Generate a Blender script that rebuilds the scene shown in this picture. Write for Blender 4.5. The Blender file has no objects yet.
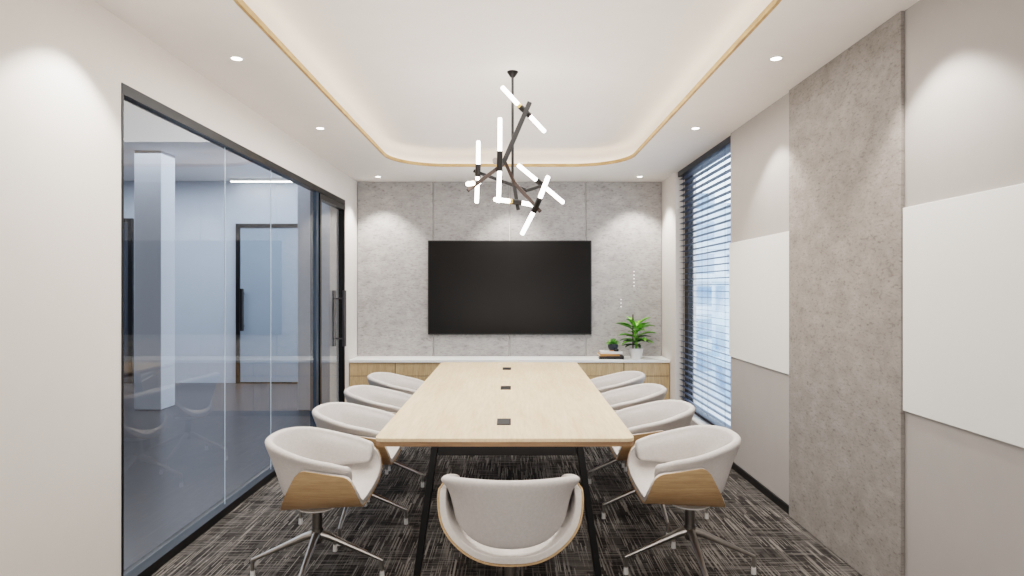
import bpy, bmesh, math, random
from mathutils import Vector, Matrix
random.seed(7)
S = bpy.context.scene
COL = S.collection
R = math.radians
PI = math.pi

# ------------------------------------------------------------------ helpers
def lin(c):
    def f(v):
        v /= 255.0
        return v / 12.92 if v <= 0.04045 else ((v + 0.055) / 1.055) ** 2.4
    return (f(c[0]), f(c[1]), f(c[2]), 1.0)

class NT:
    def __init__(self, name):
        self.m = bpy.data.materials.new(name)
        self.m.use_nodes = True
        self.t = self.m.node_tree
        self.b = self.t.nodes['Principled BSDF']
        self.out = self.t.nodes['Material Output']
    def n(self, kind, **kw):
        nd = self.t.nodes.new(kind)
        for k, v in kw.items():
            setattr(nd, k, v)
        return nd
    def l(self, a, b):
        self.t.links.new(a, b)
    def coord(self, scale=(1, 1, 1), rot=(0, 0, 0)):
        tc = self.n('ShaderNodeTexCoord')
        mp = self.n('ShaderNodeMapping')
        mp.inputs['Scale'].default_value = scale
        mp.inputs['Rotation'].default_value = rot
        self.l(tc.outputs['Object'], mp.inputs['Vector'])
        return mp.outputs['Vector']
    def noise(self, vec, scale=1, detail=3, rough=.5):
        nd = self.n('ShaderNodeTexNoise')
        nd.inputs['Scale'].default_value = scale
        nd.inputs['Detail'].default_value = detail
        nd.inputs['Roughness'].default_value = rough
        self.l(vec, nd.inputs['Vector'])
        return nd.outputs['Fac']
    def ramp(self, fac, stops):
        nd = self.n('ShaderNodeValToRGB')
        e = nd.color_ramp.elements
        while len(e) < len(stops):
            e.new(.5)
        for el, (p, c) in zip(e, stops):
            el.position = p
            el.color = c if len(c) == 4 else (*c, 1)
        self.l(fac, nd.inputs['Fac'])
        return nd.outputs['Color']
    def mix(self, fac, a, b, mode='MIX'):
        nd = self.n('ShaderNodeMix', data_type='RGBA', blend_type=mode)
        for sock, v in ((nd.inputs[0], fac), (nd.inputs[6], a), (nd.inputs[7], b)):
            if hasattr(v, 'is_output'):
                self.l(v, sock)
            else:
                sock.default_value = v
        return nd.outputs[2]
    def bump(self, h, strength=.2, dist=.002):
        nd = self.n('ShaderNodeBump')
        nd.inputs['Strength'].default_value = strength
        nd.inputs['Distance'].default_value = dist
        self.l(h, nd.inputs['Height'])
        self.l(nd.outputs['Normal'], self.b.inputs['Normal'])

def plain(name, rgb, rough=.5, metal=0, emit=None, es=1, noise=0.03, nscale=8, bump=0, spec=.5):
    t = NT(name)
    c = lin(rgb)
    v = t.coord()
    f = t.noise(v, nscale, 3)
    lo = tuple(max(0, x * (1 - noise)) for x in c[:3]) + (1,)
    hi = tuple(min(1, x * (1 + noise)) for x in c[:3]) + (1,)
    t.l(t.ramp(f, [(.3, lo), (.7, hi)]), t.b.inputs['Base Color'])
    t.b.inputs['Roughness'].default_value = rough
    t.b.inputs['Metallic'].default_value = metal
    t.b.inputs['Specular IOR Level'].default_value = spec
    if emit:
        t.b.inputs['Emission Color'].default_value = lin(emit)
        t.b.inputs['Emission Strength'].default_value = es
    if bump:
        t.bump(t.noise(v, 350, 2), bump, .002)
    return t.m

def wood(name, dark, mid, light, scale=(6, 60, 60), rough=.5, nsc=1.0):
    t = NT(name)
    v = t.coord(scale)
    f = t.noise(v, nsc, 5, .6)
    g = t.noise(t.coord(tuple(s * 4 for s in scale)), nsc, 3, .6)
    big = t.noise(t.coord(tuple(s * .22 for s in scale)), nsc, 2, .5)
    c1 = t.ramp(f, [(.32, lin(dark)), (.5, lin(mid)), (.7, lin(light))])
    c2 = t.ramp(g, [(.35, (.80, .80, .80, 1)), (.6, (1, 1, 1, 1))])
    c3 = t.ramp(big, [(.35, (.92, .92, .92, 1)), (.65, (1, 1, 1, 1))])
    c = t.mix(.5, c1, c2, 'MULTIPLY')
    c = t.mix(.8, c, c3, 'MULTIPLY')
    t.l(c, t.b.inputs['Base Color'])
    t.b.inputs['Roughness'].default_value = rough
    return t.m

def felt(name, base, dark, light, rough=.95, fs=17, fk=.85):
    t = NT(name)
    cloud = t.noise(t.coord((7, 7, 12)), 1.0, 6, .72)
    c1 = t.ramp(cloud, [(.34, lin(dark)), (.5, lin(base)), (.66, lin(light))])
    fib = t.noise(t.coord((fs, fs, fs * 2.6), (R(8), R(8), 0)), 1, 5, .62)
    c2 = t.ramp(fib, [(.30, (.36, .34, .33, 1)), (.40, (.78, .77, .77, 1)), (.50, (1, 1, 1, 1))])
    fine = t.noise(t.coord((120, 120, 260)), 1, 3, .6)
    c3 = t.ramp(fine, [(.35, (.86, .86, .86, 1)), (.65, (1.0, 1.0, 1.0, 1))])
    c = t.mix(fk, c1, c2, 'MULTIPLY')
    c = t.mix(.9, c, c3, 'MULTIPLY')
    t.l(c, t.b.inputs['Base Color'])
    t.b.inputs['Roughness'].default_value = rough
    t.b.inputs['Specular IOR Level'].default_value = .15
    t.bump(fine, .3, .002)
    return t.m

def carpet():
    t = NT('carpet_weave')
    tc = t.n('ShaderNodeTexCoord')
    sp = t.n('ShaderNodeSeparateXYZ')
    t.l(tc.outputs['Object'], sp.inputs[0])
    def mth(op, a, b=0.0, c=None):
        nd = t.n('ShaderNodeMath', operation=op)
        for k, v in enumerate((a, b, c)):
            if v is None:
                continue
            if hasattr(v, 'is_output'):
                t.l(v, nd.inputs[k])
            else:
                nd.inputs[k].default_value = v
        return nd.outputs[0]
    def white(a, b, seed):
        cb = t.n('ShaderNodeCombineXYZ')
        for k, v in enumerate((a, b)):
            t.l(v, cb.inputs[k])
        cb.inputs[2].default_value = seed
        wn = t.n('ShaderNodeTexWhiteNoise', noise_dimensions='3D')
        t.l(cb.outputs[0], wn.inputs['Vector'])
        return wn.outputs['Value']
    def yarn(across, along, pitch, length, seed, thr):
        col = mth('FLOOR', mth('DIVIDE', across, pitch))
        off = white(col, mth('MULTIPLY', col, 0.37), seed)
        seg = mth('FLOOR', mth('ADD', mth('DIVIDE', along, length), mth('MULTIPLY', off, 7.0)))
        val = white(col, seg, seed + 3.3)
        on = t.ramp(val, [(thr, (0, 0, 0, 1)), (min(.99, thr + .25), (1, 1, 1, 1))])
        return on
    X_, Y_ = sp.outputs[0], sp.outputs[1]
    patch = t.noise(t.coord((5, 3.2, 1)), 1, 2, .5)
    yl = yarn(X_, Y_, .0050, .19, 1.0, .62)
    xl = yarn(Y_, X_, .0065, .18, 9.0, .60)
    yd = yarn(X_, Y_, .034, .30, 17.0, .35)
    xd = yarn(Y_, X_, .030, .42, 23.0, .40)
    ground = t.mix(yd, lin((46, 44, 43)), lin((72, 69, 67)))
    ground = t.mix(t.mix(1, xd, (.55, .55, .55, 1), 'MULTIPLY'), ground, lin((46, 44, 43)))
    pm = t.ramp(patch, [(.40, (.22, .22, .22, 1)), (.55, (.85, .85, .85, 1))])
    pmi = t.ramp(patch, [(.44, (.65, .65, .65, 1)), (.60, (.15, .15, .15, 1))])
    fy = t.mix(1, yl, pm, 'MULTIPLY')
    fx = t.mix(1, xl, pmi, 'MULTIPLY')
    c = t.mix(fx, ground, lin((118, 113, 109)))
    c = t.mix(fy, c, lin((142, 136, 130)))
    t.l(c, t.b.inputs['Base Color'])
    t.b.inputs['Roughness'].default_value = .97
    t.b.inputs['Specular IOR Level'].default_value = .1
    t.bump(t.noise(t.coord((1, 1, 1)), 420, 2), .4, .003)
    return t.m

def glass(name, tint, ior=1.5, gl=1.0, rough=0.0):
    t = NT(name)
    tr = t.n('ShaderNodeBsdfTransparent')
    tr.inputs['Color'].default_value = (*tint, 1)
    go = t.n('ShaderNodeBsdfGlossy')
    go.inputs['Roughness'].default_value = rough
    go.inputs['Color'].default_value = (gl, gl, gl, 1)
    fr = t.n('ShaderNodeFresnel')
    fr.inputs['IOR'].default_value = ior
    mx = t.n('ShaderNodeMixShader')
    ge = t.n('ShaderNodeNewGeometry')
    sb = t.n('ShaderNodeMath', operation='SUBTRACT')
    sb.inputs[0].default_value = 1
    t.l(ge.outputs['Backfacing'], sb.inputs[1])
    mu = t.n('ShaderNodeMath', operation='MULTIPLY')
    t.l(fr.outputs[0], mu.inputs[0])
    t.l(sb.outputs[0], mu.inputs[1])
    t.l(mu.outputs[0], mx.inputs[0])
    t.l(tr.outputs[0], mx.inputs[1])
    t.l(go.outputs[0], mx.inputs[2])
    t.l(mx.outputs[0], t.out.inputs['Surface'])
    return t.m

# ---- mesh building
def newbm():
    return bmesh.new()

def abox(bm, x0, x1, y0, y1, z0, z1):
    vs = [bm.verts.new((x, y, z)) for x in (x0, x1) for y in (y0, y1) for z in (z0, z1)]
    for f in ((0, 1, 3, 2), (4, 6, 7, 5), (0, 4, 5, 1), (2, 3, 7, 6), (0, 2, 6, 4), (1, 5, 7, 3)):
        bm.faces.new([vs[i] for i in f])
    return vs

def frame_of(d):
    d = d.normalized()
    a = Vector((0, 0, 1)) if abs(d.z) < .95 else Vector((1, 0, 0))
    u = d.cross(a).normalized()
    return u, d.cross(u).normalized()

def tube(bm, pts, radii, seg=12, caps=True):
    pts = [Vector(p) for p in pts]
    if not hasattr(radii, '__len__'):
        radii = [radii] * len(pts)
    rings = []
    for i, p in enumerate(pts):
        d = (pts[min(i + 1, len(pts) - 1)] - pts[max(i - 1, 0)])
        u, w = frame_of(d)
        if rings and i:
            pass
        rings.append([bm.verts.new(p + radii[i] * (math.cos(2 * PI * k / seg) * u + math.sin(2 * PI * k / seg) * w)) for k in range(seg)])
    for a, b in zip(rings, rings[1:]):
        for k in range(seg):
            bm.faces.new((a[k], a[(k + 1) % seg], b[(k + 1) % seg], b[k]))
    if caps:
        bm.faces.new(list(reversed(rings[0])))
        bm.faces.new(rings[-1])

def bar(bm, p, q, w, h, up=(0, 0, 1)):
    """rectangular bar from p to q"""
    p, q = Vector(p), Vector(q)
    d = (q - p).normalized()
    u = d.cross(Vector(up))
    if u.length < 1e-4:
        u = d.cross(Vector((0, 1, 0)))
    u.normalize()
    v = u.cross(d).normalized()
    a = [bm.verts.new(c + sx * u * w / 2 + sy * v * h / 2) for c in (p, q) for sx, sy in ((-1, -1), (1, -1), (1, 1), (-1, 1))]
    for f in ((3, 2, 1, 0), (4, 5, 6, 7), (0, 1, 5, 4), (1, 2, 6, 5), (2, 3, 7, 6), (3, 0, 4, 7)):
        bm.faces.new([a[i] for i in f])

def lathe(bm, prof, seg=32, c=(0, 0, 0)):
    rings = []
    for r, z in prof:
        if r < 1e-5:
            rings.append([bm.verts.new((c[0], c[1], c[2] + z))])
        else:
            rings.append([bm.verts.new((c[0] + r * math.cos(2 * PI * k / seg), c[1] + r * math.sin(2 * PI * k / seg), c[2] + z)) for k in range(seg)])
    for a, b in zip(rings, rings[1:]):
        for k in range(seg):
            k2 = (k + 1) % seg
            if len(a) == 1 and len(b) == 1:
                continue
            if len(a) == 1:
                bm.faces.new((a[0], b[k2], b[k]))
            elif len(b) == 1:
                bm.faces.new((a[k], a[k2], b[0]))
            else:
                bm.faces.new((a[k], a[k2], b[k2], b[k]))

def prism(bm, pts, z0, z1):
    lo = [bm.verts.new((x, y, z0)) for x, y in pts]
    hi = [bm.verts.new((x, y, z1)) for x, y in pts]
    n = len(pts)
    bm.faces.new(list(reversed(lo)))
    bm.faces.new(hi)
    for k in range(n):
        bm.faces.new((lo[k], lo[(k + 1) % n], hi[(k + 1) % n], hi[k]))

def obj(name, bm, mat, parent=None, smooth=False, bevel=0, bseg=2, subsurf=0, angle=40, recalc=True):
    if recalc:
        bmesh.ops.recalc_face_normals(bm, faces=bm.faces)
    me = bpy.data.meshes.new(name)
    bm.to_mesh(me)
    bm.free()
    me.materials.append(mat)
    o = bpy.data.objects.new(name, me)
    COL.objects.link(o)
    if parent:
        o.parent = parent
    if bevel:
        md = o.modifiers.new('bevel', 'BEVEL')
        md.width = bevel
        md.segments = bseg
        md.limit_method = 'ANGLE'
        md.angle_limit = R(30)
    if subsurf:
        md = o.modifiers.new('sub', 'SUBSURF')
        md.levels = md.render_levels = subsurf
    if smooth:
        for p in me.polygons:
            p.use_smooth = True
        if not subsurf:
            try:
                me.set_sharp_from_angle(angle=R(angle))
            except Exception:
                pass
    return o

def bx(name, b, mat, parent=None, **kw):
    bm = newbm()
    for q in (b if isinstance(b, list) else [b]):
        abox(bm, *q)
    return obj(name, bm, mat, parent, **kw)

def tag(o, label, cat, group=None, kind=None):
    o['label'] = label
    o['category'] = cat
    if group:
        o['group'] = group
    if kind:
        o['kind'] = kind
    return o

def thing(name, label, cat, loc=(0, 0, 0), rz=0, group=None):
    o = bpy.data.objects.new(name, None)
    o.empty_display_size = .1
    COL.objects.link(o)
    o.location = loc
    o.rotation_euler = (0, 0, rz)
    return tag(o, label, cat, group)

def struct(name, loc=(0, 0, 0)):
    o = bpy.data.objects.new(name, None)
    o.empty_display_size = .1
    COL.objects.link(o)
    o.location = loc
    o['kind'] = 'structure'
    return o

def st(o):
    o['kind'] = 'structure'
    return o

def copy_tree(o, parent=None):
    c = o.copy()
    COL.objects.link(c)
    if parent:
        c.parent = parent
    for ch in list(o.children):
        copy_tree(ch, c)
    return c

# ------------------------------------------------------------------ dimensions
CAM_Z = 1.41
XL, XR = -1.777, 1.738          # side walls
YB, YF = 7.40, -1.3             # screen wall, wall behind the camera
ZC, ZT = 2.635, 2.80            # ceiling, tray ceiling
# ------------------------------------------------------------------ materials
M = {}
M['wall_white'] = plain('white_paint', (225, 219, 213), .75, noise=.01)
M['wall_beige'] = plain('greige_paint', (168, 163, 159), .8, noise=.015)
M['ceiling'] = plain('ceiling_paint', (234, 230, 226), .85, noise=.01)
M['felt_grey'] = felt('grey_felt', (175, 172, 170), (162, 159, 157), (186, 183, 181), fs=24, fk=.62)
M['felt_warm'] = felt('warm_grey_felt', (152, 146, 141), (142, 136, 131), (162, 156, 151), fs=34, fk=.6)
M['carpet'] = carpet()
M['black'] = plain('black_metal', (22, 22, 23), .45, .3, noise=.05)
M['frame'] = plain('black_aluminium', (18, 19, 21), .35, .4, noise=.05)
M['frame_blue'] = plain('slate_frame', (72, 88, 106), .3, .5, noise=.05)
M['gap'] = plain('dark_gap', (70, 68, 66), .9)
M['tv_screen'] = plain('screen_glass', (14, 13, 13), .28, noise=.02, spec=.22)
M['tv_case'] = plain('screen_case', (14, 14, 14), .5)
M['board'] = plain('whiteboard_laminate', (229, 229, 226), .45, noise=.005)
M['table_wood'] = wood('pale_maple', (230, 199, 164), (235, 207, 175), (240, 215, 186), (20, 1.6, 20), .42)
M['table_edge'] = wood('maple_edge', (138, 104, 74), (152, 116, 84), (166, 128, 94), (5, 60, 90), .5)
M['chair_wood'] = wood('oak_veneer', (178, 142, 104), (190, 154, 115), (200, 166, 127), (7, 60, 130), .5)
M['cabinet_wood'] = wood('light_oak', (186, 154, 116), (204, 173, 134), (216, 188, 150), (60, 60, 5), .5)
M['trim_wood'] = wood('oak_trim', (176, 134, 88), (194, 152, 104), (206, 166, 118), (8, 8, 50), .5)
M['fabric'] = plain('light_grey_fabric', (203, 198, 195), .92, noise=.05, nscale=90, bump=.25, spec=.2)
M['seat_fabric'] = plain('pale_grey_fabric', (212, 207, 203), .92, noise=.04, nscale=90, bump=.2, spec=.2)
M['chrome'] = plain('satin_steel', (176, 172, 168), .28, .95, noise=.03)
M['steel_dark'] = plain('dark_steel', (120, 116, 112), .35, .9, noise=.03)
M['handle'] = plain('graphite_handle', (78, 75, 76), .35, .6, noise=.03)
M['glide'] = plain('white_nylon', (232, 230, 228), .5)
M['counter'] = plain('white_counter', (246, 246, 244), .4, noise=.008)
M['tube'] = plain('lit_tube', (255, 255, 255), .4, emit=(255, 250, 244), es=9)
M['bronze'] = plain('dark_bronze', (20, 16, 14), .5, .4, noise=.15)
M['bronze_light'] = plain('worn_bronze', (44, 29, 21), .5, .4, noise=.2)
M['brass'] = plain('amber_cap', (210, 170, 110), .35, .5)
M['led'] = plain('lamp_lens', (255, 255, 255), .4, emit=(255, 248, 240), es=14)
M['ring'] = plain('white_ring', (236, 234, 230), .5)
M['cove'] = plain('cove_strip', (255, 240, 220), .5, emit=(255, 232, 208), es=2.2)
M['glass'] = glass('clear_glass', (.93, .95, .965), 1.45)
M['glass_edge'] = plain('glass_joint', (214, 226, 236), .3, emit=(205, 222, 238), es=.08)  # faint glow put into the joints for their bright line
M['win_glass'] = glass('window_glass', (.93, .96, .98), 1.35)
M['hall_floor'] = plain('polished_grey_floor', (70, 66, 66), .3, noise=.06, nscale=2)
M['hall_wall'] = plain('hall_wall_paint', (178, 186, 198), .7, noise=.01)
M['hall_col'] = plain('hall_column_paint', (168, 172, 180), .7, noise=.01)
M['hall_ceiling'] = plain('hall_ceiling_paint', (206, 208, 212), .8, noise=.01)
M['door_leaf'] = plain('grey_door_leaf', (140, 152, 166), .25, noise=.04, nscale=2)
M['dark_leaf'] = plain('charcoal_door_leaf', (62, 66, 74), .25, noise=.05, nscale=2)
M['slat'] = plain('slate_slat', (62, 71, 88), .45, .1, noise=.04)
M['slat_rail'] = plain('dark_rail', (34, 40, 52), .45, .2)
M['pot'] = plain('white_ceramic', (234, 232, 230), .4)
M['soil'] = plain('dark_soil', (34, 29, 25), .95, noise=.4, nscale=60)
M['navy'] = plain('dark_blue_ceramic', (38, 44, 54), .5)
M['stake'] = plain('brown_stake', (72, 60, 54), .8)
M['socket_lid'] = plain('grey_socket_lid', (40, 40, 39), .4, .2)
M['book_black'] = plain('black_cover', (24, 23, 23), .55)
M['book_white'] = plain('white_cover', (228, 226, 222), .55)
M['book_orange'] = plain('tan_cover', (186, 128, 70), .55)
M['pages'] = plain('paper_pages', (214, 210, 202), .9, noise=.1, nscale=120)
M['cork'] = plain('tan_coaster', (190, 140, 92), .7)
M['white_dot'] = plain('white_dot', (248, 248, 248), .5, emit=(255, 255, 255), es=.25)  # faint glow put into the dots

def leafmat(name, d, l):
    t = NT(name)
    f = t.noise(t.coord((20, 20, 20)), 1, 3)
    t.l(t.ramp(f, [(.35, lin(d)), (.65, lin(l))]), t.b.inputs['Base Color'])
    t.b.inputs['Roughness'].default_value = .4
    return t.m
M['leaf'] = leafmat('green_leaf', (58, 124, 30), (134, 196, 66))
M['leaf_shade'] = leafmat('shaded_leaf_green', (16, 34, 18), (34, 60, 26))  # shade among the lower leaves put into the colour
M['succulent'] = leafmat('succulent_green', (84, 146, 58), (150, 204, 100))

def facade(name, a, b):
    t = NT(name)
    br = t.n('ShaderNodeTexBrick')
    br.offset = 0
    br.inputs['Color1'].default_value = lin(a)
    br.inputs['Color2'].default_value = lin(a)
    br.inputs['Mortar'].default_value = lin(b)
    br.inputs['Scale'].default_value = 1
    br.inputs['Mortar Size'].default_value = .32
    br.inputs['Brick Width'].default_value = 1.7
    br.inputs['Row Height'].default_value = 1.6
    tc = t.n('ShaderNodeTexCoord')
    sp = t.n('ShaderNodeSeparateXYZ')
    ad = t.n('ShaderNodeMath', operation='ADD')
    cb = t.n('ShaderNodeCombineXYZ')
    t.l(tc.outputs['Object'], sp.inputs[0])
    t.l(sp.outputs[0], ad.inputs[0])
    t.l(sp.outputs[1], ad.inputs[1])
    t.l(ad.outputs[0], cb.inputs[0])
    t.l(sp.outputs[2], cb.inputs[1])
    t.l(cb.outputs[0], br.inputs['Vector'])
    n = t.noise(t.coord((.5, .5, .6)), 1, 3)
    c = t.mix(.5, br.outputs['Color'], t.ramp(n, [(.3, lin((84, 118, 160))), (.7, lin((235, 240, 245)))]))
    t.l(c, t.b.inputs['Base Color'])
    t.b.inputs['Roughness'].default_value = .5
    return t.m
M['facade_a'] = facade('pale_facade', (92, 124, 164), (214, 224, 234))
M['facade_b'] = facade('blue_facade', (60, 92, 134), (160, 182, 206))
M['ground'] = plain('outside_paving', (190, 192, 195), .9)

# ------------------------------------------------------------------ setting
st(bx('floor', (XL - .12, XR + .22, YF - .1, YB + .1, -.06, 0), M['carpet']))
WT = .16
G0, G1, GH = 2.916, 6.83, 2.346        # glazed opening in the left wall
st(bx('wall_left', [(XL - WT, XL, YF, G0, 0, ZT + .2), (XL - WT, XL, G0, G1, GH, ZT + .2), (XL - WT, XL, G1, YB, 0, ZT + .2)], M['wall_white']))
W0, W1, WS = 5.07, 6.77, .14           # window in the right wall
WTR = .22
st(bx('wall_right', [(XR, XR + WTR, YF, W0, 0, ZT + .15), (XR, XR + WTR, W0, W1, 0, WS)], M['wall_beige']))
st(bx('wall_right_end', (XR, XR + WTR, W1, YB, 0, ZT + .15), M['wall_white']))
st(bx('wall_back', (XL - WT, XR + WTR, YB, YB + .15, 0, 3.05), M['wall_white']))
st(bx('wall_front', (XL - WT, XR + WTR, YF - .12, YF, 0, ZT + .15), M['wall_white']))

def rrect(x0, x1, y0, y1, r, n=14):
    pts = []
    for cx, cy, a0 in ((x1 - r, y1 - r, 0), (x0 + r, y1 - r, 90), (x0 + r, y0 + r, 180), (x1 - r, y0 + r, 270)):
        for k in range(n + 1):
            a = R(a0 + 90 * k / n)
            pts.append((cx + r * math.cos(a), cy + r * math.sin(a)))
    return pts
TX0, TX1, TY0, TY1, TR = -1.18, 1.148, 2.22, 6.46, .54
bm = newbm()
outer = [(XL - WT, YF - .12), (XR + WTR, YF - .12), (XR + WTR, YB + .15), (XL - WT, YB + .15)]
inner = rrect(TX0, TX1, TY0, TY1, TR)
for loop in (outer, inner):
    vs = [bm.verts.new((x, y, ZC)) for x, y in loop]
    for k in range(len(vs)):
        bm.edges.new((vs[k], vs[(k + 1) % len(vs)]))
bmesh.ops.triangle_fill(bm, edges=bm.edges[:], use_beauty=True, normal=(0, 0, -1))
st(obj('ceiling', bm, M['ceiling'], recalc=False))
# recessed tray: curved cove wall and upper ceiling
bm = newbm()
OFF = .07
prof = [(OFF + .02, ZC + .03), (OFF, ZC + .03), (OFF, ZC + .105)]
for k in range(1, 7):
    a = R(90 * k / 6)
    prof.append((OFF - .055 * (1 - math.cos(a)), ZC + .105 + .055 * math.sin(a)))
rings = [[bm.verts.new((x, y, z)) for x, y in rrect(TX0 - o, TX1 + o, TY0 - o, TY1 + o, TR + o)] for o, z in prof]
n = len(rings[0])
for a, b in zip(rings, rings[1:]):
    for k in range(n):
        bm.faces.new((a[k], a[(k + 1) % n], b[(k + 1) % n], b[k]))
bm.faces.new(rings[-1])
st(obj('ceiling_tray', bm, M['ceiling'], smooth=True))
st(bx('ceiling_light_block', (XL - WT, XR + WTR, YF - .12, YB + .15, ZT + .14, ZT + .2), M['ceiling']))  # unseen slab added above the tray to block outside light
bm = newbm()
a = [bm.verts.new((x, y, ZC + .032)) for x, y in rrect(TX0 - .02, TX1 + .02, TY0 - .02, TY1 + .02, TR + .02)]
b = [bm.verts.new((x, y, ZC + .032)) for x, y in rrect(TX0 - .062, TX1 + .062, TY0 - .062, TY1 + .062, TR + .062)]
for k in range(n):
    bm.faces.new((a[k], a[(k + 1) % n], b[(k + 1) % n], b[k]))
tag(obj('cove_light_strip', bm, M['cove']), 'warm light strip hidden along the edge of the recessed ceiling tray', 'light')
bm = newbm()
pr = [(0.004, ZC - .002), (-.012, ZC - .002), (-.012, ZC + .027), (.004, ZC + .027)]
rg = [[bm.verts.new((x, y, z)) for x, y in rrect(TX0 - o, TX1 + o, TY0 - o, TY1 + o, TR + o)] for o, z in pr]
for i in range(4):
    a, b = rg[i], rg[(i + 1) % 4]
    for k in range(n):
        bm.faces.new((a[k], a[(k + 1) % n], b[(k + 1) % n], b[k]))
st(obj('trim_1', bm, M['trim_wood'], smooth=True))
# baseboards
F0, F1 = 2.826, 3.965                  # felt panel on the right wall
st(bx('baseboard_right', [(XR - .014, XR, F1 + .002, W1 + .25, 0, .05), (XR - .014, XR, YF, F0 - .002, 0, .05)], M['black']))
st(bx('baseboard_left', (XL, XL + .012, YF, G0 - .02, 0, .05), M['black']))

# ------------------------------------------------------------------ glazed partition in the left wall
p = struct('window_1', (XL - .03, G0, 0))
def lbox(parent, *b):
    x, y, z = parent.location
    return (b[0] - x, b[1] - x, b[2] - y, b[3] - y, b[4] - z, b[5] - z)
GX0, GX1 = XL - .055, XL + .004
DP = 5.86                               # post between glazing and door
bx('head_rail', lbox(p, GX0, GX1, G0, G1, GH - .05, GH), M['frame'], p)
bx('sill_rail', lbox(p, GX0, GX1 + .004, G0, DP, 0, .05), M['frame'], p)
bx('jamb', lbox(p, GX0, GX1, G0, G0 + .012, .05, GH - .05), M['frame'], p)
bx('post', lbox(p, GX0 - .01, GX1 - .01, DP, DP + .07, 0, GH - .05), M['frame_blue'], p)
ys = [G0 + .012, 4.03, 4.80, DP]
for i in range(3):
    bx('pane', lbox(p, XL - .032, XL - .022, ys[i] + .003, ys[i + 1] - .003, .05, GH - .05), M['glass'], p)
for y in ys[1:3]:
    bx('joint_seal', lbox(p, XL - .0295, XL - .0245, y - .002, y + .002, .05, GH - .05), M['glass_edge'], p)
d = struct('door_1', (XL - .03, DP + .07, 0))
D0, D1, DT = DP + .075, G1 - .004, GH - .055
bx('door_frame', [lbox(d, GX0, GX1, D0, D0 + .045, .01, DT), lbox(d, GX0, GX1, D1 - .032, D1, .01, DT), lbox(d, GX0, GX1, D0 + .045, D1 - .032, DT - .05, DT), lbox(d, GX0, GX1, D0 + .045, D1 - .032, .01, .07)], M['frame'], d)
bx('pane', lbox(d, XL - .047, XL - .037, D0 + .045, D1 - .032, .07, DT - .05), M['glass'], d)
HY = D1 - .13
for sx in (XL + .030, XL - .074):
    bm = newbm()
    x, y0, z0 = d.location
    tube(bm, [(sx - x, HY - y0, .80), (sx - x, HY - y0, 1.385)], .021, 12)
    for z in (.88, 1.30):
        tube(bm, [(sx - x, HY - y0, z), (XL - .042 - x, HY - y0, z)], .008, 10)
    obj('door_handle', bm, M['handle'], d, smooth=True)

# ------------------------------------------------------------------ hallway beyond the glass
HZ = 3.0
st(bx('floor_hallway', (-9, XL - WT - .0, 0.5, 9.62, -.06, -.002), M['hall_floor']))
st(bx('ceiling_hallway', (-9, XL - WT, 0.5, 9.62, HZ, HZ + .06), M['hall_ceiling']))
st(bx('wall_hallway_end', (-9, XL - WT, 9.5, 9.62, 0, HZ), M['hall_wall']))
st(bx('wall_hallway_side', (-9.1, -9, .5, 9.62, 0, HZ), M['hall_wall']))
st(bx('wall_hallway_front', (-9, XL - WT, .4, .5, 0, HZ), M['hall_wall']))
st(bx('wall_hallway_return', (-2.47, XL - WT, 7.4, 7.6, 0, HZ), M['hall_wall']))
tag(bx('column', (-4.36, -4.05, 7.4, 7.71, 0, HZ), M['hall_col'], bevel=.006), 'square pale column standing in the hallway behind the glass', 'column')
def hall_door(name, xc, w, h, leaf, hx):
    q = struct(name, (xc, 9.5, 0))
    fw = .06
    bx('door_frame', [(-w / 2, -w / 2 + fw, -.05, -.005, 0, h), (w / 2 - fw, w / 2, -.05, -.005, 0, h), (-w / 2 + fw, w / 2 - fw, -.05, -.005, h - fw, h)], M['frame'], q)
    bx('door_leaf', (-w / 2 + fw, w / 2 - fw, -.035, -.005, .02, h - fw), leaf, q)
    bx('threshold', (-w / 2 + fw, w / 2 - fw, -.04, -.005, 0, .02), M['frame'], q)
    bm = newbm()
    tube(bm, [(hx, -.10, .78), (hx, -.10, 1.40)], .028, 12)
    for z in (.85, 1.33):
        tube(bm, [(hx, -.10, z), (hx, -.03, z)], .014, 10)
    obj('door_handle', bm, M['frame'], q, smooth=True)
    return q
hall_door('door_2', -3.56, 1.02, 2.36, M['door_leaf'], -.40)
hall_door('door_3', -6.16, 1.12, 2.44, M['dark_leaf'], -.40)
t = thing('linear_light', 'long white linear light on the hallway ceiling above the far door', 'light', (-3.6, 9.30, HZ))
bx('housing', (-.48, .48, -.03, .03, -.04, 0), M['ring'], t)
bx('diffuser', (-.47, .47, -.025, .025, -.05, -.04), M['led'], t)

# ------------------------------------------------------------------ window with blind in the right wall
w = struct('window_2', (XR + .18, W0, WS))
fx0, fx1 = XR + .098, XR + .15
bx('window_frame', [lbox(w, fx0, fx1, W0, W0 + .06, WS, ZC), lbox(w, fx0, fx1, W1 - .14, W1, WS, ZC), lbox(w, fx0, fx1, W0 + .06, W1 - .14, WS, WS + .06), lbox(w, fx0, fx1, W0 + .06, W1 - .14, ZC - .06, ZC)], M['frame'], w)
bx('pane', lbox(w, fx0 + .02, fx0 + .03, W0 + .06, W1 - .14, WS + .06, ZC - .06), M['win_glass'], w)
bx('window_sill', lbox(w, XR + .002, fx0, W0, W1, WS, WS + .012), M['counter'], w)
vb = thing('venetian_blind', 'dark slate venetian blind with open slats hanging in the tall window', 'blind', (XR + .056, W0, ZC))
bx('headrail', (-.035, .035, .01, W1 - W0 - .01, -.055, 0), M['slat_rail'], vb)
tilt = R(6)
z = ZC - .085
bottom = WS + .07
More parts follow.
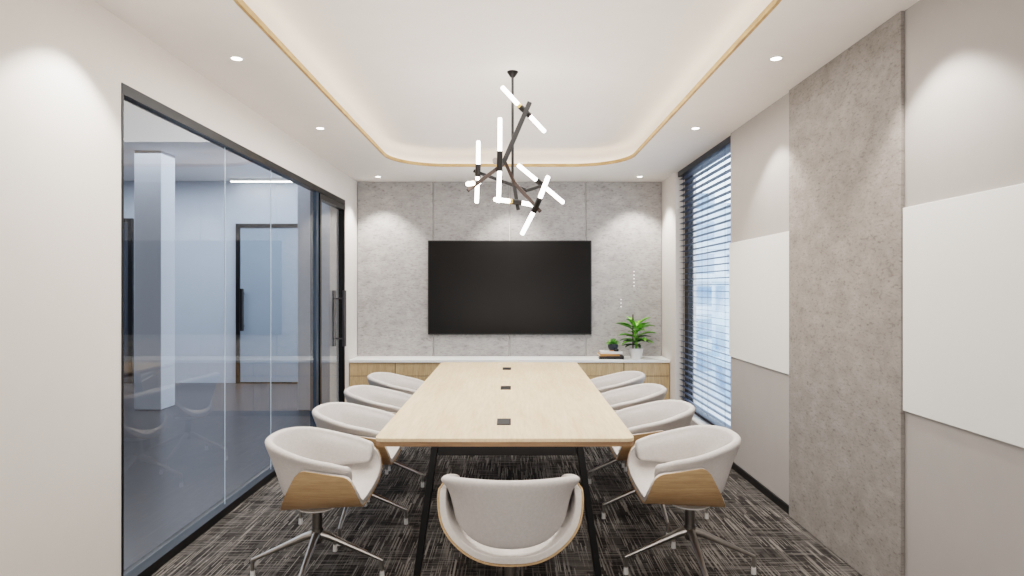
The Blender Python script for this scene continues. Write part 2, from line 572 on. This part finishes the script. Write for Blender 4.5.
while z > bottom + .03:
    bm = newbm()
    c, s = math.cos(tilt), math.sin(tilt)
    rows = []
    for u, cr in ((-.0235, 0), (-.008, .0018), (.008, .0018), (.0235, 0)):
        rows.append([bm.verts.new((u * c, y, z - ZC - u * s + cr + th)) for y in (.015, W1 - W0 - .015) for th in (0, .0016)])
    for a, b in zip(rows, rows[1:]):
        bm.faces.new((a[1], a[3], b[3], b[1]))
        bm.faces.new((a[0], b[0], b[2], a[2]))
        bm.faces.new((a[0], a[1], b[1], b[0]))
        bm.faces.new((a[2], b[2], b[3], a[3]))
    for r_ in (rows[0], rows[-1]):
        bm.faces.new((r_[0], r_[1], r_[3], r_[2]))
    obj('slat', bm, M['slat'], vb)
    z -= .0585
bx('bottom_rail', (-.026, .026, .015, W1 - W0 - .015, bottom - ZC - .012, bottom - ZC + .012), M['slat_rail'], vb)
for y in (.22, .86, 1.50):
    bm = newbm()
    for sx in (-.027, .027):
        tube(bm, [(sx, y, -.055), (sx, y, bottom - ZC)], .0016, 6)
    obj('ladder_cord', bm, M['slat_rail'], vb)

# outside the window
st(bx('ground_outside', (2.2, 60, -10, 60, -3.2, -3.0), M['ground']))
for (x, y, sx, sy, h, m, lab) in (
        (9.5, 34, 5, 5, 8.6, 'facade_a', 'pale building outside, low block seen through the left half of the blind'),
        (16, 33, 5, 6, 17.0, 'facade_b', 'tall blue-grey building outside the window behind the other blocks'),
        (9.6, 25, 2.6, 3, 4.6, 'facade_b', 'low blue building outside the window, nearest of the blocks')):
    bm = newbm()
    abox(bm, -sx / 2, sx / 2, -sy / 2, sy / 2, 0, h)
    for k in range(1, int(h // 1.6)):
        abox(bm, -sx / 2 - .12, sx / 2 + .12, -sy / 2 - .12, sy / 2 + .12, k * 1.6 - .08, k * 1.6 + .08)
    abox(bm, -sx * .2, sx * .2, -sy * .2, sy * .2, h, h + .7)
    o = obj('building', bm, M[m])
    o.location = (x, y, -3)
    tag(o, lab, 'building')

# ------------------------------------------------------------------ wall panels, boards, screen
pw = (XR - XL) / 4
for i, lab in enumerate(('grey felt wall panel by the glass door, leftmost behind the credenza', 'grey felt wall panel behind the left half of the screen',
                         'grey felt wall panel behind the right half of the screen', 'grey felt wall panel behind the potted plant')):
    x0 = XL + i * pw
    o = bx('felt_panel', (.005, pw - .005, -.025, -.001, 0, ZC - .628), M['felt_grey'], bevel=.003)
    o.location = (x0, YB, .6265)
    tag(o, lab, 'wall panel', 'grey felt panels behind the screen')
o = bx('felt_panel', (-.018, 0, 0, F1 - F0, 0, ZC), M['felt_warm'], bevel=.002)
o.location = (XR - .0005, F0, 0)
tag(o, 'tall warm grey felt panel from floor to ceiling between the two whiteboards', 'wall panel')
for y0, y1, lab in ((F1 + .004, W0 - .002, 'white writing board between the window and the tall felt panel'), (.9, F0 - .004, 'white writing board nearest the camera at the right edge')):
    o = bx('whiteboard', (-.012, 0, 0, y1 - y0, 0, .893), M['board'], bevel=.002)
    o.location = (XR - .0005, y0, .870)
    tag(o, lab, 'whiteboard', 'whiteboards on the right wall')
tv = thing('wall_screen', 'large black flat screen mounted on the grey felt wall', 'television', (-.018, YB - .026, .877))
TW, TH = 1.873, 1.077
bx('case', (-TW / 2, TW / 2, -.055, 0, 0, TH), M['tv_case'], tv, bevel=.006)
bx('screen', (-TW / 2 + .014, TW / 2 - .014, -.058, -.054, .018, TH - .014), M['tv_screen'], tv)
for (px, py, ns, lab) in ((634, 271.5, 5, 'vertical row of five tiny white dots on the felt above the plant'), (621, 299.5, 3, 'vertical row of three tiny white dots on the felt beside the screen')):
    Y = YB - .0255
    sc = Y / 640
    q = thing('wall_dots', lab, 'decoration', ((px - 511.3) * sc, Y, CAM_Z + (288 - py) * sc))
    for k in range(ns):
        bm = newbm()
        tube(bm, [(0, 0, -k * 3.6 * sc), (0, -.003, -k * 3.6 * sc)], .008, 12)
        obj('dot', bm, M['white_dot'], q)

# ------------------------------------------------------------------ credenza
CT, CF = .624, 6.99
bm = newbm()
abox(bm, XL + .002, XR - .002, CF, YB - .002, CT - .03, CT)
tag(obj('worktop', bm, M['counter'], bevel=.003), 'long white worktop over the oak cabinets under the screen', 'worktop')
uw = (XR - XL - .006) / 7
labs = ('oak cabinet unit at the left end, under the worktop by the glass door', 'oak cabinet unit second from the left under the worktop',
        'oak cabinet unit third from the left, hidden behind the table end', 'oak cabinet unit in the middle, hidden behind the table end',
        'oak cabinet unit third from the right, behind the table end', 'oak cabinet unit second from the right, under the stacked books',
        'oak cabinet unit at the right end, under the potted plant')
cab = thing('cabinet', labs[0], 'cabinet', (XL + .003, CF + .02, 0), 0, 'oak cabinet units under the worktop')
bx('carcass', (.001, uw - .001, .02, YB - CF - .03, .06, CT - .032), M['gap'], cab)
bx('plinth', (.001, uw - .001, .05, YB - CF - .05, 0, .06), M['black'], cab)
bx('drawer', (.004, uw - .004, 0, .019, CT - .176, CT - .034), M['cabinet_wood'], cab, bevel=.0015)
bx('door', (.004, uw - .004, 0, .019, .065, CT - .183), M['cabinet_wood'], cab, bevel=.0015)
for i in range(1, 7):
    c = copy_tree(cab)
    c.location.x = XL + .003 + i * uw
    c['label'] = labs[i]

# ------------------------------------------------------------------ table
TZ = .753
TC = -.03
NY, FY = 2.795, 5.667
nx0, nx1, fx0, fx1 = -.600, .542, -.618, .580
def table_outline(inset=0.0, r=.045, n=6):
    cs = [Vector((nx0 + inset, NY + inset)), Vector((nx1 - inset, NY + inset)), Vector((fx1 - inset, FY - inset)), Vector((fx0 + inset, FY - inset))]
    pts = []
    for i in range(4):
        p, c, q = cs[i - 1], cs[i], cs[(i + 1) % 4]
        a, b = (p - c).normalized(), (q - c).normalized()
        for k in range(n + 1):
            s = k / n
            pa, pb = c + a * r, c + b * r
            pt = (1 - s) ** 2 * pa + 2 * s * (1 - s) * c + s * s * pb
            pts.append((pt.x - TC, pt.y - NY))
    return pts
tb = thing('conference_table', 'long pale wood conference table on black splayed legs in the middle', 'table', (TC, NY, 0))
bm = newbm(); prism(bm, table_outline(), TZ - .016, TZ)
obj('tabletop', bm, M['table_wood'], tb, bevel=.002)
bm = newbm(); prism(bm, table_outline(.002), TZ - .036, TZ - .0161)
obj('edge_band', bm, M['table_edge'], tb)
for yl, lx, rx, lf, rf in ((2.91 - NY, -.358 - TC, .322 - TC, -.458 - TC, .424 - TC), (FY - .115 - NY, -.358 - TC, .322 - TC, -.458 - TC, .424 - TC)):
    for xt, xf in ((lx, lf), (rx, rf)):
        bm = newbm()
        s = 1 if xf > xt else -1
        z1 = TZ - .037
        v = []
        for (x, z) in ((xt, z1), (xf, 0)):
            for dx in (0, -s * .030):
                for dy in (-.03, .03):
                    v.append(bm.verts.new((x + dx, yl + dy, z)))
        for f in ((0, 1, 3, 2), (4, 6, 7, 5), (0, 4, 5, 1), (2, 3, 7, 6), (0, 2, 6, 4), (1, 5, 7, 3)):
            bm.faces.new([v[i] for i in f])
        obj('leg', bm, M['black'], tb, bevel=.002)
    bx('crossbar', (lx + .028, rx - .028, yl - .03, yl + .03, TZ - .097, TZ - .037), M['black'], tb, bevel=.002)
for x in (-.22, .22):
    bx('rail', (x - .02, x + .02, .14, FY - NY - .14, TZ - .087, TZ - .037), M['black'], tb)
# power sockets set in the table
labs = ('black flush power socket in the tabletop nearest the camera', 'black flush power socket in the middle of the tabletop', 'black flush power socket at the far end of the tabletop')
for i, (py, lab) in enumerate(((422, labs[0]), (387.9, labs[1]), (368.8, labs[2]))):
    Y = 640 * (CAM_Z - TZ) / (py - 288)
    q = thing('power_socket', lab, 'socket', (TC - .006, Y, TZ), 0, 'power sockets along the table')
    bx('bezel', (-.034, .034, -.072, .072, 0, .003), M['black'], q, bevel=.001)
    bx('lid', (-.030, .026, -.066, .060, .003, .0045), M['socket_lid'], q)

# ------------------------------------------------------------------ chairs
def lerp_tab(tab, x):
    if x <= tab[0][0]:
        return tab[0][1]
    for (a, va), (b, vb_) in zip(tab, tab[1:]):
        if x <= b:
            return va + (vb_ - va) * (x - a) / (b - a)
    return tab[-1][1]

def catmull(P, n):
    out = []
    m = len(P)
    for i in range(m - 1):
        p0, p1, p2, p3 = P[max(i - 1, 0)], P[i], P[i + 1], P[min(i + 2, m - 1)]
        for k in range(n):
            t = k / n
            out.append(tuple(.5 * ((2 * b) + (-a + c) * t + (2 * a - 5 * b + 4 * c - d) * t * t + (-a + 3 * b - 3 * c + d) * t ** 3) for a, b, c, d in zip(p0, p1, p2, p3)))
    out.append(tuple(P[-1]))
    return out

# U profile of the seat trough: (y, z), half
UH = [(0, .355), (.060, .358), (.120, .371), (.180, .401), (.235, .448), (.270, .502), (.287, .560), (.292, .612)]
UH = catmull(UH, 3)
def xb(z):
    return lerp_tab([(.345, -.146), (.43, -.092), (.612, .006)], z)
def xf(z):
    return lerp_tab([(.345, .246), (.40, .262), (.45, .264), (.51, .252), (.57, .228), (.62, .205)], z)

def trough(off0, off1, trim, nv=24):
    """solid sheet between normal offsets off0 and off1 of the U profile"""
    prof = [(-y, z) for y, z in reversed(UH[1:])] + UH
    m = len(prof)
    nor = []
    for i in range(m):
        a, b = prof[max(i - 1, 0)], prof[min(i + 1, m - 1)]
        d = Vector((b[0] - a[0], b[1] - a[1])).normalized()
        nor.append(Vector((-d.y, d.x)))      # pointing inwards / up
    bm = newbm()
    lay = []
    for off in (off0, off1):
        g = []
        for i in range(m):
            y, z = prof[i]
            row = []
            for j in range(nv + 1):
                v = j / nv
                zz = z
                # flap top: slopes down to the front and has rounded corners
                ztop = .604 - .034 * v
                rnd = 0
                if v < .16:
                    rnd = .030 * (1 - math.sqrt(max(0, 1 - ((.16 - v) / .16) ** 2)))
                if v > .86:
                    rnd = .022 * (1 - math.sqrt(max(0, 1 - ((v - .86) / .14) ** 2)))
                lim = ztop - rnd - trim
                zz = .355 + (z - .355) * (lim - .355) / (.612 - .355)
                lift = .022 * v * (1 - (z - .355) / .257)
                # y from profile at the squeezed height
                yy = y
                x0, x1 = xb(zz) + trim, xf(zz) - trim
                n_ = nor[i]
                row.append(bm.verts.new((x0 + (x1 - x0) * v, yy + n_.x * off, zz + lift + n_.y * off)))
            g.append(row)
        lay.append(g)
    for g in lay:
        for i in range(m - 1):
            for j in range(nv):
                bm.faces.new((g[i][j], g[i + 1][j], g[i + 1][j + 1], g[i][j + 1]))
    A, B = lay
    for i in range(m - 1):
        for j in (0, nv):
            bm.faces.new((A[i][j], A[i + 1][j], B[i + 1][j], B[i][j]))
    for j in range(nv):
        for i in (0, m - 1):
            bm.faces.new((A[i][j], A[i][j + 1], B[i][j + 1], B[i][j]))
    return bm

RIM = [(-.233, 0, .704), (-.227, .07, .704), (-.205, .138, .702), (-.162, .202, .696), (-.098, .250, .684), (-.02, .277, .664), (.06, .284, .645), (.14, .276, .628), (.205, .261, .609)]
BOT = [(-.138, 0, .412), (-.134, .06, .415), (-.118, .118, .426), (-.092, .165, .444), (-.05, .198, .464), (.01, .220, .480), (.08, .230, .492), (.15, .233, .500), (.205, .230, .505)]
def backrest_bm(T=.042):
    half = catmull([r + b for r, b in zip(RIM, BOT)], 3)
    full = [(a[0], -a[1], a[2], a[3], -a[4], a[5]) for a in reversed(half[1:])] + half
    m = len(full)
    bm = newbm()
    loops = []
    def loop(i, shrink=1.0, push=0.0):
        rx, ry, rz, qx, qy, qz = full[i]
        a, b = full[max(i - 1, 0)], full[min(i + 1, m - 1)]
        d = Vector((b[0] - a[0], b[1] - a[1]))
        d.normalize()
        inn = Vector((-d.y, d.x))
        if inn.dot(Vector((.05 - rx, -ry))) < 0:
            inn = -inn
        side = abs(ry) / .29
        p = 1.0 - .58 * min(1, side) ** 2
        pts = []
        H = 6
        zt = rz - T * .5
        for k in range(H + 1):                        # outer, bottom -> top
            h = 1 - k / H
            f = h ** p
            pts.append(Vector((rx + (qx - rx) * f, ry + (qy - ry) * f, zt + (qz - zt) * h)))
        top_o = pts[-1]
        for k in range(1, 6):                         # rolled rim
            a_ = PI * k / 6
            c = Vector((top_o.x + inn.x * T / 2, top_o.y + inn.y * T / 2, zt))
            pts.append(Vector((c.x - inn.x * math.cos(a_) * T / 2, c.y - inn.y * math.cos(a_) * T / 2, zt + math.sin(a_) * T / 2)))
        for k in range(H + 1):                        # inner, top -> bottom
            h = k / H
            f = h ** p
            bx_, by_ = rx + (qx - rx) * f * .8, ry + (qy - ry) * f * .8
            tt = T * (1 + .25 * h)
            pts.append(Vector((bx_ + inn.x * tt, by_ + inn.y * tt, zt + (qz - zt) * h)))
        if shrink != 1.0 or push:
            c = sum(pts, Vector()) / len(pts)
            out = Vector((d.x, d.y, 0)) * (1 if i == m - 1 else -1)
            pts = [c + (q - c) * shrink + out * push for q in pts]
        return [bm.verts.new(q) for q in pts]
    loops.append(loop(0, .62, .026))
    loops.append(loop(0, .90, .016))
    for i in range(m):
        loops.append(loop(i))
    loops.append(loop(m - 1, .90, .016))
    loops.append(loop(m - 1, .62, .026))
    L = len(loops[0])
    for a, b in zip(loops, loops[1:]):
        for k in range(L):
            bm.faces.new((a[k], a[(k + 1) % L], b[(k + 1) % L], b[k]))
    bm.faces.new(loops[0])
    bm.faces.new(loops[-1])
    return bm

ch0 = thing('conference_chair', 'x', 'chair', (0, 0, 0), 0, 'upholstered swivel chairs around the table')
obj('seat_shell', trough(0, .007, 0), M['chair_wood'], ch0, smooth=True, angle=50)
obj('seat', trough(.0072, .034, .002), M['seat_fabric'], ch0, smooth=True, angle=60, bevel=.006, bseg=3)
obj('backrest', backrest_bm(), M['fabric'], ch0, smooth=True, subsurf=1)
bm = newbm()
lathe(bm, [(0, .338), (.075, .340), (.095, .348), (.095, .353), (.07, .3565), (0, .3565)], 32)
obj('mounting_plate', bm, M['ring'], ch0, smooth=True)
bm = newbm()
lathe(bm, [(0, .340), (.024, .340), (.024, .245), (.0285, .245), (.0285, .222), (.03, .215), (.03, .195), (.022, .172), (0, .170)], 28)
obj('column', bm, M['steel_dark'], ch0, smooth=True)
for k in range(4):
    a = k * PI / 2
    u = Vector((math.cos(a), math.sin(a), 0))
    bm = newbm()
    pts = [u * .018 + Vector((0, 0, .213)), u * .06 + Vector((0, 0, .200)), u * .15 + Vector((0, 0, .160)), u * .319 + Vector((0, 0, .085))]
    tube(bm, pts, [.021, .019, .0145, .0088], 12)
    tube(bm, [u * .315 + Vector((0, 0, .088)), u * .315 + Vector((0, 0, .028))], .0085, 12)
    lg = obj('leg', bm, M['chrome'], ch0, smooth=True)
    bm = newbm()
    lathe(bm, [(0, .034), (.0105, .034), (.0125, .004), (.012, 0), (0, 0)], 14, (u.x * .315, u.y * .315, 0))
    obj('glide', bm, M['glide'], lg, smooth=True)

spots = []
left_labs = ('grey wood-shelled chair nearest the camera on the left side of the table', 'second grey chair from the camera on the left side of the table',
             'third grey chair from the camera on the left side of the table', 'grey chair farthest from the camera on the left side of the table')
right_labs = ('grey wood-shelled chair nearest the camera on the right side of the table', 'second grey chair from the camera on the right side of the table',
              'third grey chair from the camera on the right side of the table', 'grey chair farthest from the camera on the right side of the table')
for i, Y in enumerate((3.115, 3.825, 4.535, 5.255)):
    spots.append((-.944, Y, 0, left_labs[i]))
for i, Y in enumerate((3.155, 3.915, 4.615, 5.34)):
    spots.append((.880, Y, PI, right_labs[i]))
spots.append((-.003, 2.56, PI / 2, 'grey chair seen from behind at the near end of the table'))
spots.append((.005, 5.97, -PI / 2, 'grey chair at the far table end, only its rim showing before the worktop'))
for i, (x, y, rz, lab) in enumerate(spots):
    c = ch0 if i == 0 else copy_tree(ch0)
    c.location = (x, y, 0)
    c.rotation_euler = (0, 0, rz)
    c['label'] = lab

# ------------------------------------------------------------------ things on the worktop
def at(px, py, Y):
    return Vector(((px - 511.3) * Y / 640, Y, CAM_Z + (288 - py) * Y / 640))
PY = 7.13
px = (636 - 511.3) * PY / 640
pl = thing('potted_plant', 'leafy green plant in a white tapered pot on the worktop', 'plant', (px, PY, CT))
bm = newbm()
lathe(bm, [(0, 0), (.058, 0), (.062, .004), (.079, .112), (.079, .116), (.073, .116), (.070, .098), (0, .098)], 32)
obj('pot', bm, M['pot'], pl, smooth=True)
bm = newbm(); lathe(bm, [(0, .106), (.04, .106), (.0715, .099), (.06, .09), (0, .09)], 24)
obj('soil', bm, M['soil'], pl, smooth=True)
def leaf(bm, base, az, el, L, W, droop, fold=.25, n=8):
    L *= 1 - .3 * max(0, math.sin(az))
    d = Vector((math.cos(az), math.sin(az), 0))
    side = Vector((-d.y, d.x, 0))
    rows = []
    p = Vector(base)
    e = el
    for k in range(n + 1):
        t = k / n
        wd = W * (math.sin(PI * min(1, t * .93 + .05)) ** .8) * (1 if t < .99 else .1)
        up = Vector((-d.x * math.sin(e), -d.y * math.sin(e), math.cos(e)))
        rows.append([bm.verts.new(p - side * wd / 2 + up * wd * fold), bm.verts.new(p), bm.verts.new(p + side * wd / 2 + up * wd * fold)])
        e -= droop / n
        p = p + (d * math.cos(e) + Vector((0, 0, math.sin(e)))) * (L / n)
    for a, b in zip(rows, rows[1:]):
        bm.faces.new((a[0], a[1], b[1], b[0]))
        bm.faces.new((a[1], a[2], b[2], b[1]))
bmL, bmD, bmS = newbm(), newbm(), newbm()
rnd = random.Random(5)
for k in range(15):
    az = k * 2.399 + .2
    h = .18 + .19 * (k / 14)
    el = .30 + .75 * (k / 14)
    top = Vector((.022 * math.cos(az), .022 * math.sin(az), h))
    tube(bmS, [(0.006 * math.cos(az), .006 * math.sin(az), .10), top * .6 + Vector((0, 0, .04)), top], .0035, 6)
    leaf(bmL, top, az, el, .17 + .05 * rnd.random(), .078, .7)
for (az, h, el, L) in ((2.95, .335, .62, .25), (.15, .33, .50, .24), (.02, .20, .25, .20), (3.3, .19, .1, .17), (2.2, .36, .9, .19), (.8, .36, .75, .2), (4.5, .25, .45, .15), (5.1, .29, .6, .16)):
    top = Vector((.02 * math.cos(az), .02 * math.sin(az), h))
    leaf(bmL, top, az, el, L * .95, .075, .7)
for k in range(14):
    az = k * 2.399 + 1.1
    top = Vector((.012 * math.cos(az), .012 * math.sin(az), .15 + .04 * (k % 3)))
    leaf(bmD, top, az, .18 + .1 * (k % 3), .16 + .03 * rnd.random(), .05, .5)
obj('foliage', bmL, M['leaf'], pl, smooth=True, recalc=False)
o = obj('lower_foliage', bmD, M['leaf_shade'], pl, smooth=True, recalc=False)
o['label'] = 'lower leaves with shade painted into a darker green'
obj('stems', bmS, M['leaf'], pl, smooth=True)
bm = newbm(); tube(bm, [(-.028, .03, .10), (-.028, .03, .49)], .0075, 8)
obj('support_stake', bm, M['stake'], pl, smooth=True)

def book(label, loc, w, d_, h, cover, rz=0):
    q = thing('book', label, 'book', loc, R(rz), 'books stacked on the worktop')
    bm = newbm()
    abox(bm, -w / 2, w / 2, -d_ / 2, d_ / 2, 0, .002)
    abox(bm, -w / 2, w / 2, -d_ / 2, d_ / 2, h - .002, h)
    abox(bm, -w / 2, w / 2, -d_ / 2, -d_ / 2 + .003, .002, h - .002)
    obj('cover', bm, cover, q)
    bx('pages', (-w / 2 + .004, w / 2 - .004, -d_ / 2 + .003, d_ / 2 - .004, .002, h - .002), M['pages'], q)
BX = (610 - 511.3) * 7.14 / 640
book('black book at the bottom of the stack beside the plant', (BX + .01, 7.14, CT), .27, .19, .034, M['book_black'], -4)
book('tan book in the middle of the stack on the worktop', (BX - .02, 7.145, CT + .034), .22, .17, .024, M['book_orange'], 5)
book('white book on top of the stack, under the succulent', (BX + .01, 7.15, CT + .058), .24, .17, .026, M['book_white'], -2)
co = newbm(); lathe(co, [(0, 0), (.040, 0), (.042, .003), (.042, .007), (.04, .009), (0, .009)], 28)
o = obj('coaster', co, M['cork'], smooth=True); o.location = (BX + .035, 7.15, CT + .084)
tag(o, 'small tan round stand under the succulent pot on the books', 'coaster')
su = thing('succulent', 'small green succulent in a round dark pot on the books', 'plant', (BX + .035, 7.15, CT + .093))
bm = newbm()
lathe(bm, [(0, 0), (.030, 0), (.040, .010), (.046, .030), (.046, .048), (.042, .060), (.037, .060), (.037, .052), (0, .052)], 28)
obj('pot', bm, M['navy'], su, smooth=True)
bm = newbm()
for k in range(34):
    az = k * 2.399
    el = .15 + 1.25 * (1 - k / 34)
    el = R(85) - (k / 34) * R(75)
    leaf(bm, (.020 * math.cos(az) * (k / 34), .020 * math.sin(az) * (k / 34), .052), az, el, .066, .024, .35, .3, 4)
obj('foliage', bm, M['succulent'], su, smooth=True, recalc=False)
su.scale = (1.22, 1.22, 1.22)
bm = newbm()
lathe(bm, [(0, 0), (.022, 0), (.026, .004), (.026, .020), (.022, .026), (.010, .028), (.008, .033), (0, .034)], 24)
o = obj('trinket', bm, M['book_black'], smooth=True); o.location = (BX + .062, 7.088, CT + .084)
tag(o, 'small rounded black ornament at the front of the book stack', 'ornament')

# ------------------------------------------------------------------ ceiling lights
labs = [('small round ceiling downlight, front left near the glass wall', -1.463, 3.41), ('small round ceiling downlight, middle of the left row', -1.463, 4.90),
        ('small round ceiling downlight, far left near the felt wall', -1.463, 7.03), ('small round ceiling downlight, front right near the tall felt panel', 1.411, 3.41),
        ('small round ceiling downlight, middle of the right row', 1.411, 4.90), ('small round ceiling downlight, far right near the felt wall', 1.411, 7.03)]
dl0 = thing('downlight', labs[0][0], 'light', (0, 0, 0), 0, 'recessed downlights in the ceiling')
bm = newbm(); lathe(bm, [(.027, -.001), (.027, -.004), (.035, -.004), (.038, 0), (.027, 0), (.027, -.001)], 28)
obj('trim_ring', bm, M['ring'], dl0, smooth=True)
bm = newbm(); lathe(bm, [(0, -.0035), (.027, -.0035), (.027, -.001), (0, -.001)], 28)
obj('lens', bm, M['led'], dl0)
for i, (lab, x, y) in enumerate(labs):
    c = dl0 if i == 0 else copy_tree(dl0)
    c.location = (x, y, ZC)
    c['label'] = lab

# ------------------------------------------------------------------ chandelier
CY = 4.10
canopy = at(512.6, 71, CY)
ch = thing('chandelier', 'branching dark bronze chandelier with seven glowing tubes over the table', 'chandelier', (canopy.x, CY, ZT))
org = Vector((canopy.x, CY, ZT))
def A(px_, py_, dy=0.0):
    return at(px_, py_, CY + dy) - org
bm = newbm()
lathe(bm, [(0, 0), (.036, 0), (.036, -.008), (.016, -.038), (.008, -.042), (0, -.042)], 28)
obj('canopy', bm, M['bronze'], ch, smooth=True)
bm = newbm(); tube(bm, [(0, 0, -.03), A(512.6, 182, 0)], .0085, 12)
obj('rod', bm, M['bronze'], ch, smooth=True)
J1 = (500.5, 166, -.10)
arms = [((529.8, 102.3, -.02), (503.0, 164, -.09), .026, 'bronze'),
        ((467.5, 190.6, -.22), (504, 163.5, -.09), .020, 'bronze_light'),
        ((473.7, 170.8, .16), (526, 190, .02), .018, 'bronze'),
        ((505, 162, -.09), (514.9, 184, 0), .018, 'bronze_light'),
        ((513.5, 181, 0), (518.2, 210, -.04), .020, 'bronze'),
        ((513.5, 182, 0), (540.5, 211.8, -.10), .020, 'bronze_light'),
        ((525.5, 191, -.03), (545.5, 184.8, .13), .018, 'bronze')]
for p_, q_, wd, m in arms:
    bm = newbm()
    bar(bm, A(*p_), A(*q_), wd * 1.15, wd * .7, up=(0, -1, 0))
    obj('arm', bm, M[m], ch, bevel=.003)
bm = newbm()
c_ = A(495.3, 161.0, -.11)
tube(bm, [c_ + Vector((0, -.02, 0)), c_ + Vector((0, .02, 0))], .017, 16)
obj('clamp', bm, M['chrome'], ch, smooth=True)
def lamp(p0, s0, s1, p1, cap=None):
    """tube end, socket start, socket end, tube end"""
    P0, S0, S1, P1 = A(*p0), A(*s0), A(*s1), A(*p1)
    bm = newbm()
    tube(bm, [S0, S1], .018, 14)
    o = obj('socket', bm, M['bronze'], ch, smooth=True)
    if cap:
        bm = newbm(); q = S0 + (P0 - S0).normalized() * .02
        tube(bm, [S0, q], .0165, 14)
        obj('amber_collar', bm, M['brass'], o, smooth=True)
    for a, b in ((S0, P0), (S1, P1)):
        dd = (b - a).normalized()
        bm = newbm()
        tube(bm, [a, b - dd * .012, b - dd * .004, b], [.0135, .0135, .0128, .010], 14)
        obj('light_tube', bm, M['tube'], ch, smooth=True)
lamp((501.8, 86.8, -.10), (520.0, 106.5, -.03), (530.0, 116.0, .0), (544.9, 132, .06), cap=True)
lamp((500.0, 117.8, -.13), (499.8, 151.4, -.13), (499.6, 171.5, -.13), (498.4, 202.5, -.13))
lamp((478.4, 141, .14), (478.2, 164.6, .13), (477.6, 177, .13), (476.6, 203, .12))
lamp((467.6, 184.0, -.34), (473.5, 183.2, -.20), (476.5, 182.8, -.14), (479.5, 182.2, .03), cap=True)
lamp((494.3, 199.3, -.14), (511.5, 201.4, -.06), (520.6, 202.6, -.02), (534.9, 205.4, .06), cap=True)
lamp((518, 165, .02), (536.0, 179.8, .10), (545.4, 187.6, .15), (563.6, 202.8, .22))
lamp((548.4, 176, -.16), (540.0, 197.8, -.12), (533.4, 212.0, -.08), (521.8, 234.5, -.02))

# ------------------------------------------------------------------ lights
def spot(x, y, z, tx, ty, tz, e, size=78, blend=.45, col=(1, .93, .86), r=.025):
    li = bpy.data.lights.new('spot', 'SPOT')
    li.energy = e
    li.spot_size = R(size)
    li.spot_blend = blend
    li.color = col
    li.shadow_soft_size = r
    o = bpy.data.objects.new('spot_lamp', li)
    COL.objects.link(o)
    o.location = (x, y, z)
    o.rotation_euler = (Vector((tx, ty, tz)) - Vector((x, y, z))).to_track_quat('-Z', 'Y').to_euler()
    return o
def area(x, y, z, sx, sy, e, col, tgt=(0, 0, -1)):
    li = bpy.data.lights.new('area', 'AREA')
    li.shape = 'RECTANGLE'
    li.size, li.size_y = sx, sy
    li.energy = e
    li.color = col
    o = bpy.data.objects.new('area_fill', li)
    COL.objects.link(o)
    o.location = (x, y, z)
    o.rotation_euler = Vector(tgt).to_track_quat('-Z', 'Y').to_euler()
    return o
ZS = ZC - .012
W_ = (1, .95, .90)
for sx, xw in ((-1.463, XL), (1.411, XR)):
    spot(sx, 2.55, ZS, sx * 1.06, 2.5, .3, 46, 94, .35, col=W_)
    spot(sx, 4.15, ZS, sx * 1.06, 4.15, .3, 32, 94, .35, col=W_)  # no fitting here, spot added for the scallop on the wall
    spot(sx, 7.03, ZS, sx * 1.0, 7.10, .3, 64, 94, .5, col=W_)
spot(0, 7.0, ZS, 0, 7.10, .3, 34, 94, .5, col=W_)  # spot added without a fitting, brightens the felt above the screen
area(0, 4.4, ZT - .02, 1.6, 3.2, 60, (1, .96, .92))  # unseen soft fill added under the tray ceiling, not a fitting
area(0, .2, ZC - .03, 2.2, 1.6, 10, (1, .96, .92))  # overhead fill added out of view above the camera
area(0, YF + .05, 1.25, 2.8, 1.8, 46, (1, .97, .94), (0, 1, .3))  # frontal fill added at the wall behind the camera
area(0, 4.3, 1.95, 2.2, 5.0, 21, (1, .97, .94), (0, 0, 1))  # invisible uplight added over the table to brighten the ceiling
area(-4.0, 7.9, HZ - .03, 3.5, 2.0, 75, (.86, .92, 1))  # bluish fill added under the hallway ceiling, no fitting
area(-4.6, 3.6, HZ - .03, 2.0, 3.0, 32, (.90, .94, 1))  # second hallway fill, added to lift the column front
area(-6.6, 7.0, HZ - .03, 2.0, 3.0, 40, (.88, .92, 1))  # third hallway fill, added to brighten its far left

w_ = bpy.data.worlds.new('sky')
S.world = w_
w_.use_nodes = True
bg = w_.node_tree.nodes['Background']
bg.inputs['Color'].default_value = (.78, .88, 1.0, 1)
bg.inputs['Strength'].default_value = 3.4

# ------------------------------------------------------------------ camera
cam = bpy.data.cameras.new('camera')
cam.sensor_fit = 'HORIZONTAL'
cam.sensor_width = 36
cam.lens = 640 / 1024 * 36
cam.shift_x = (512 - 511.3) / 1024
cam.clip_start = .05
co_ = bpy.data.objects.new('camera', cam)
COL.objects.link(co_)
co_.location = (0, 0, CAM_Z)
co_.rotation_euler = (PI / 2, 0, 0)
S.camera = co_
S.view_settings.view_transform = 'Filmic'
S.view_settings.look = 'Medium High Contrast'
S.view_settings.exposure = 0.45
S.cycles.use_denoising = True
S.cycles.max_bounces = 10
S.cycles.transparent_max_bounces = 16
S.cycles.sample_clamp_indirect = 8
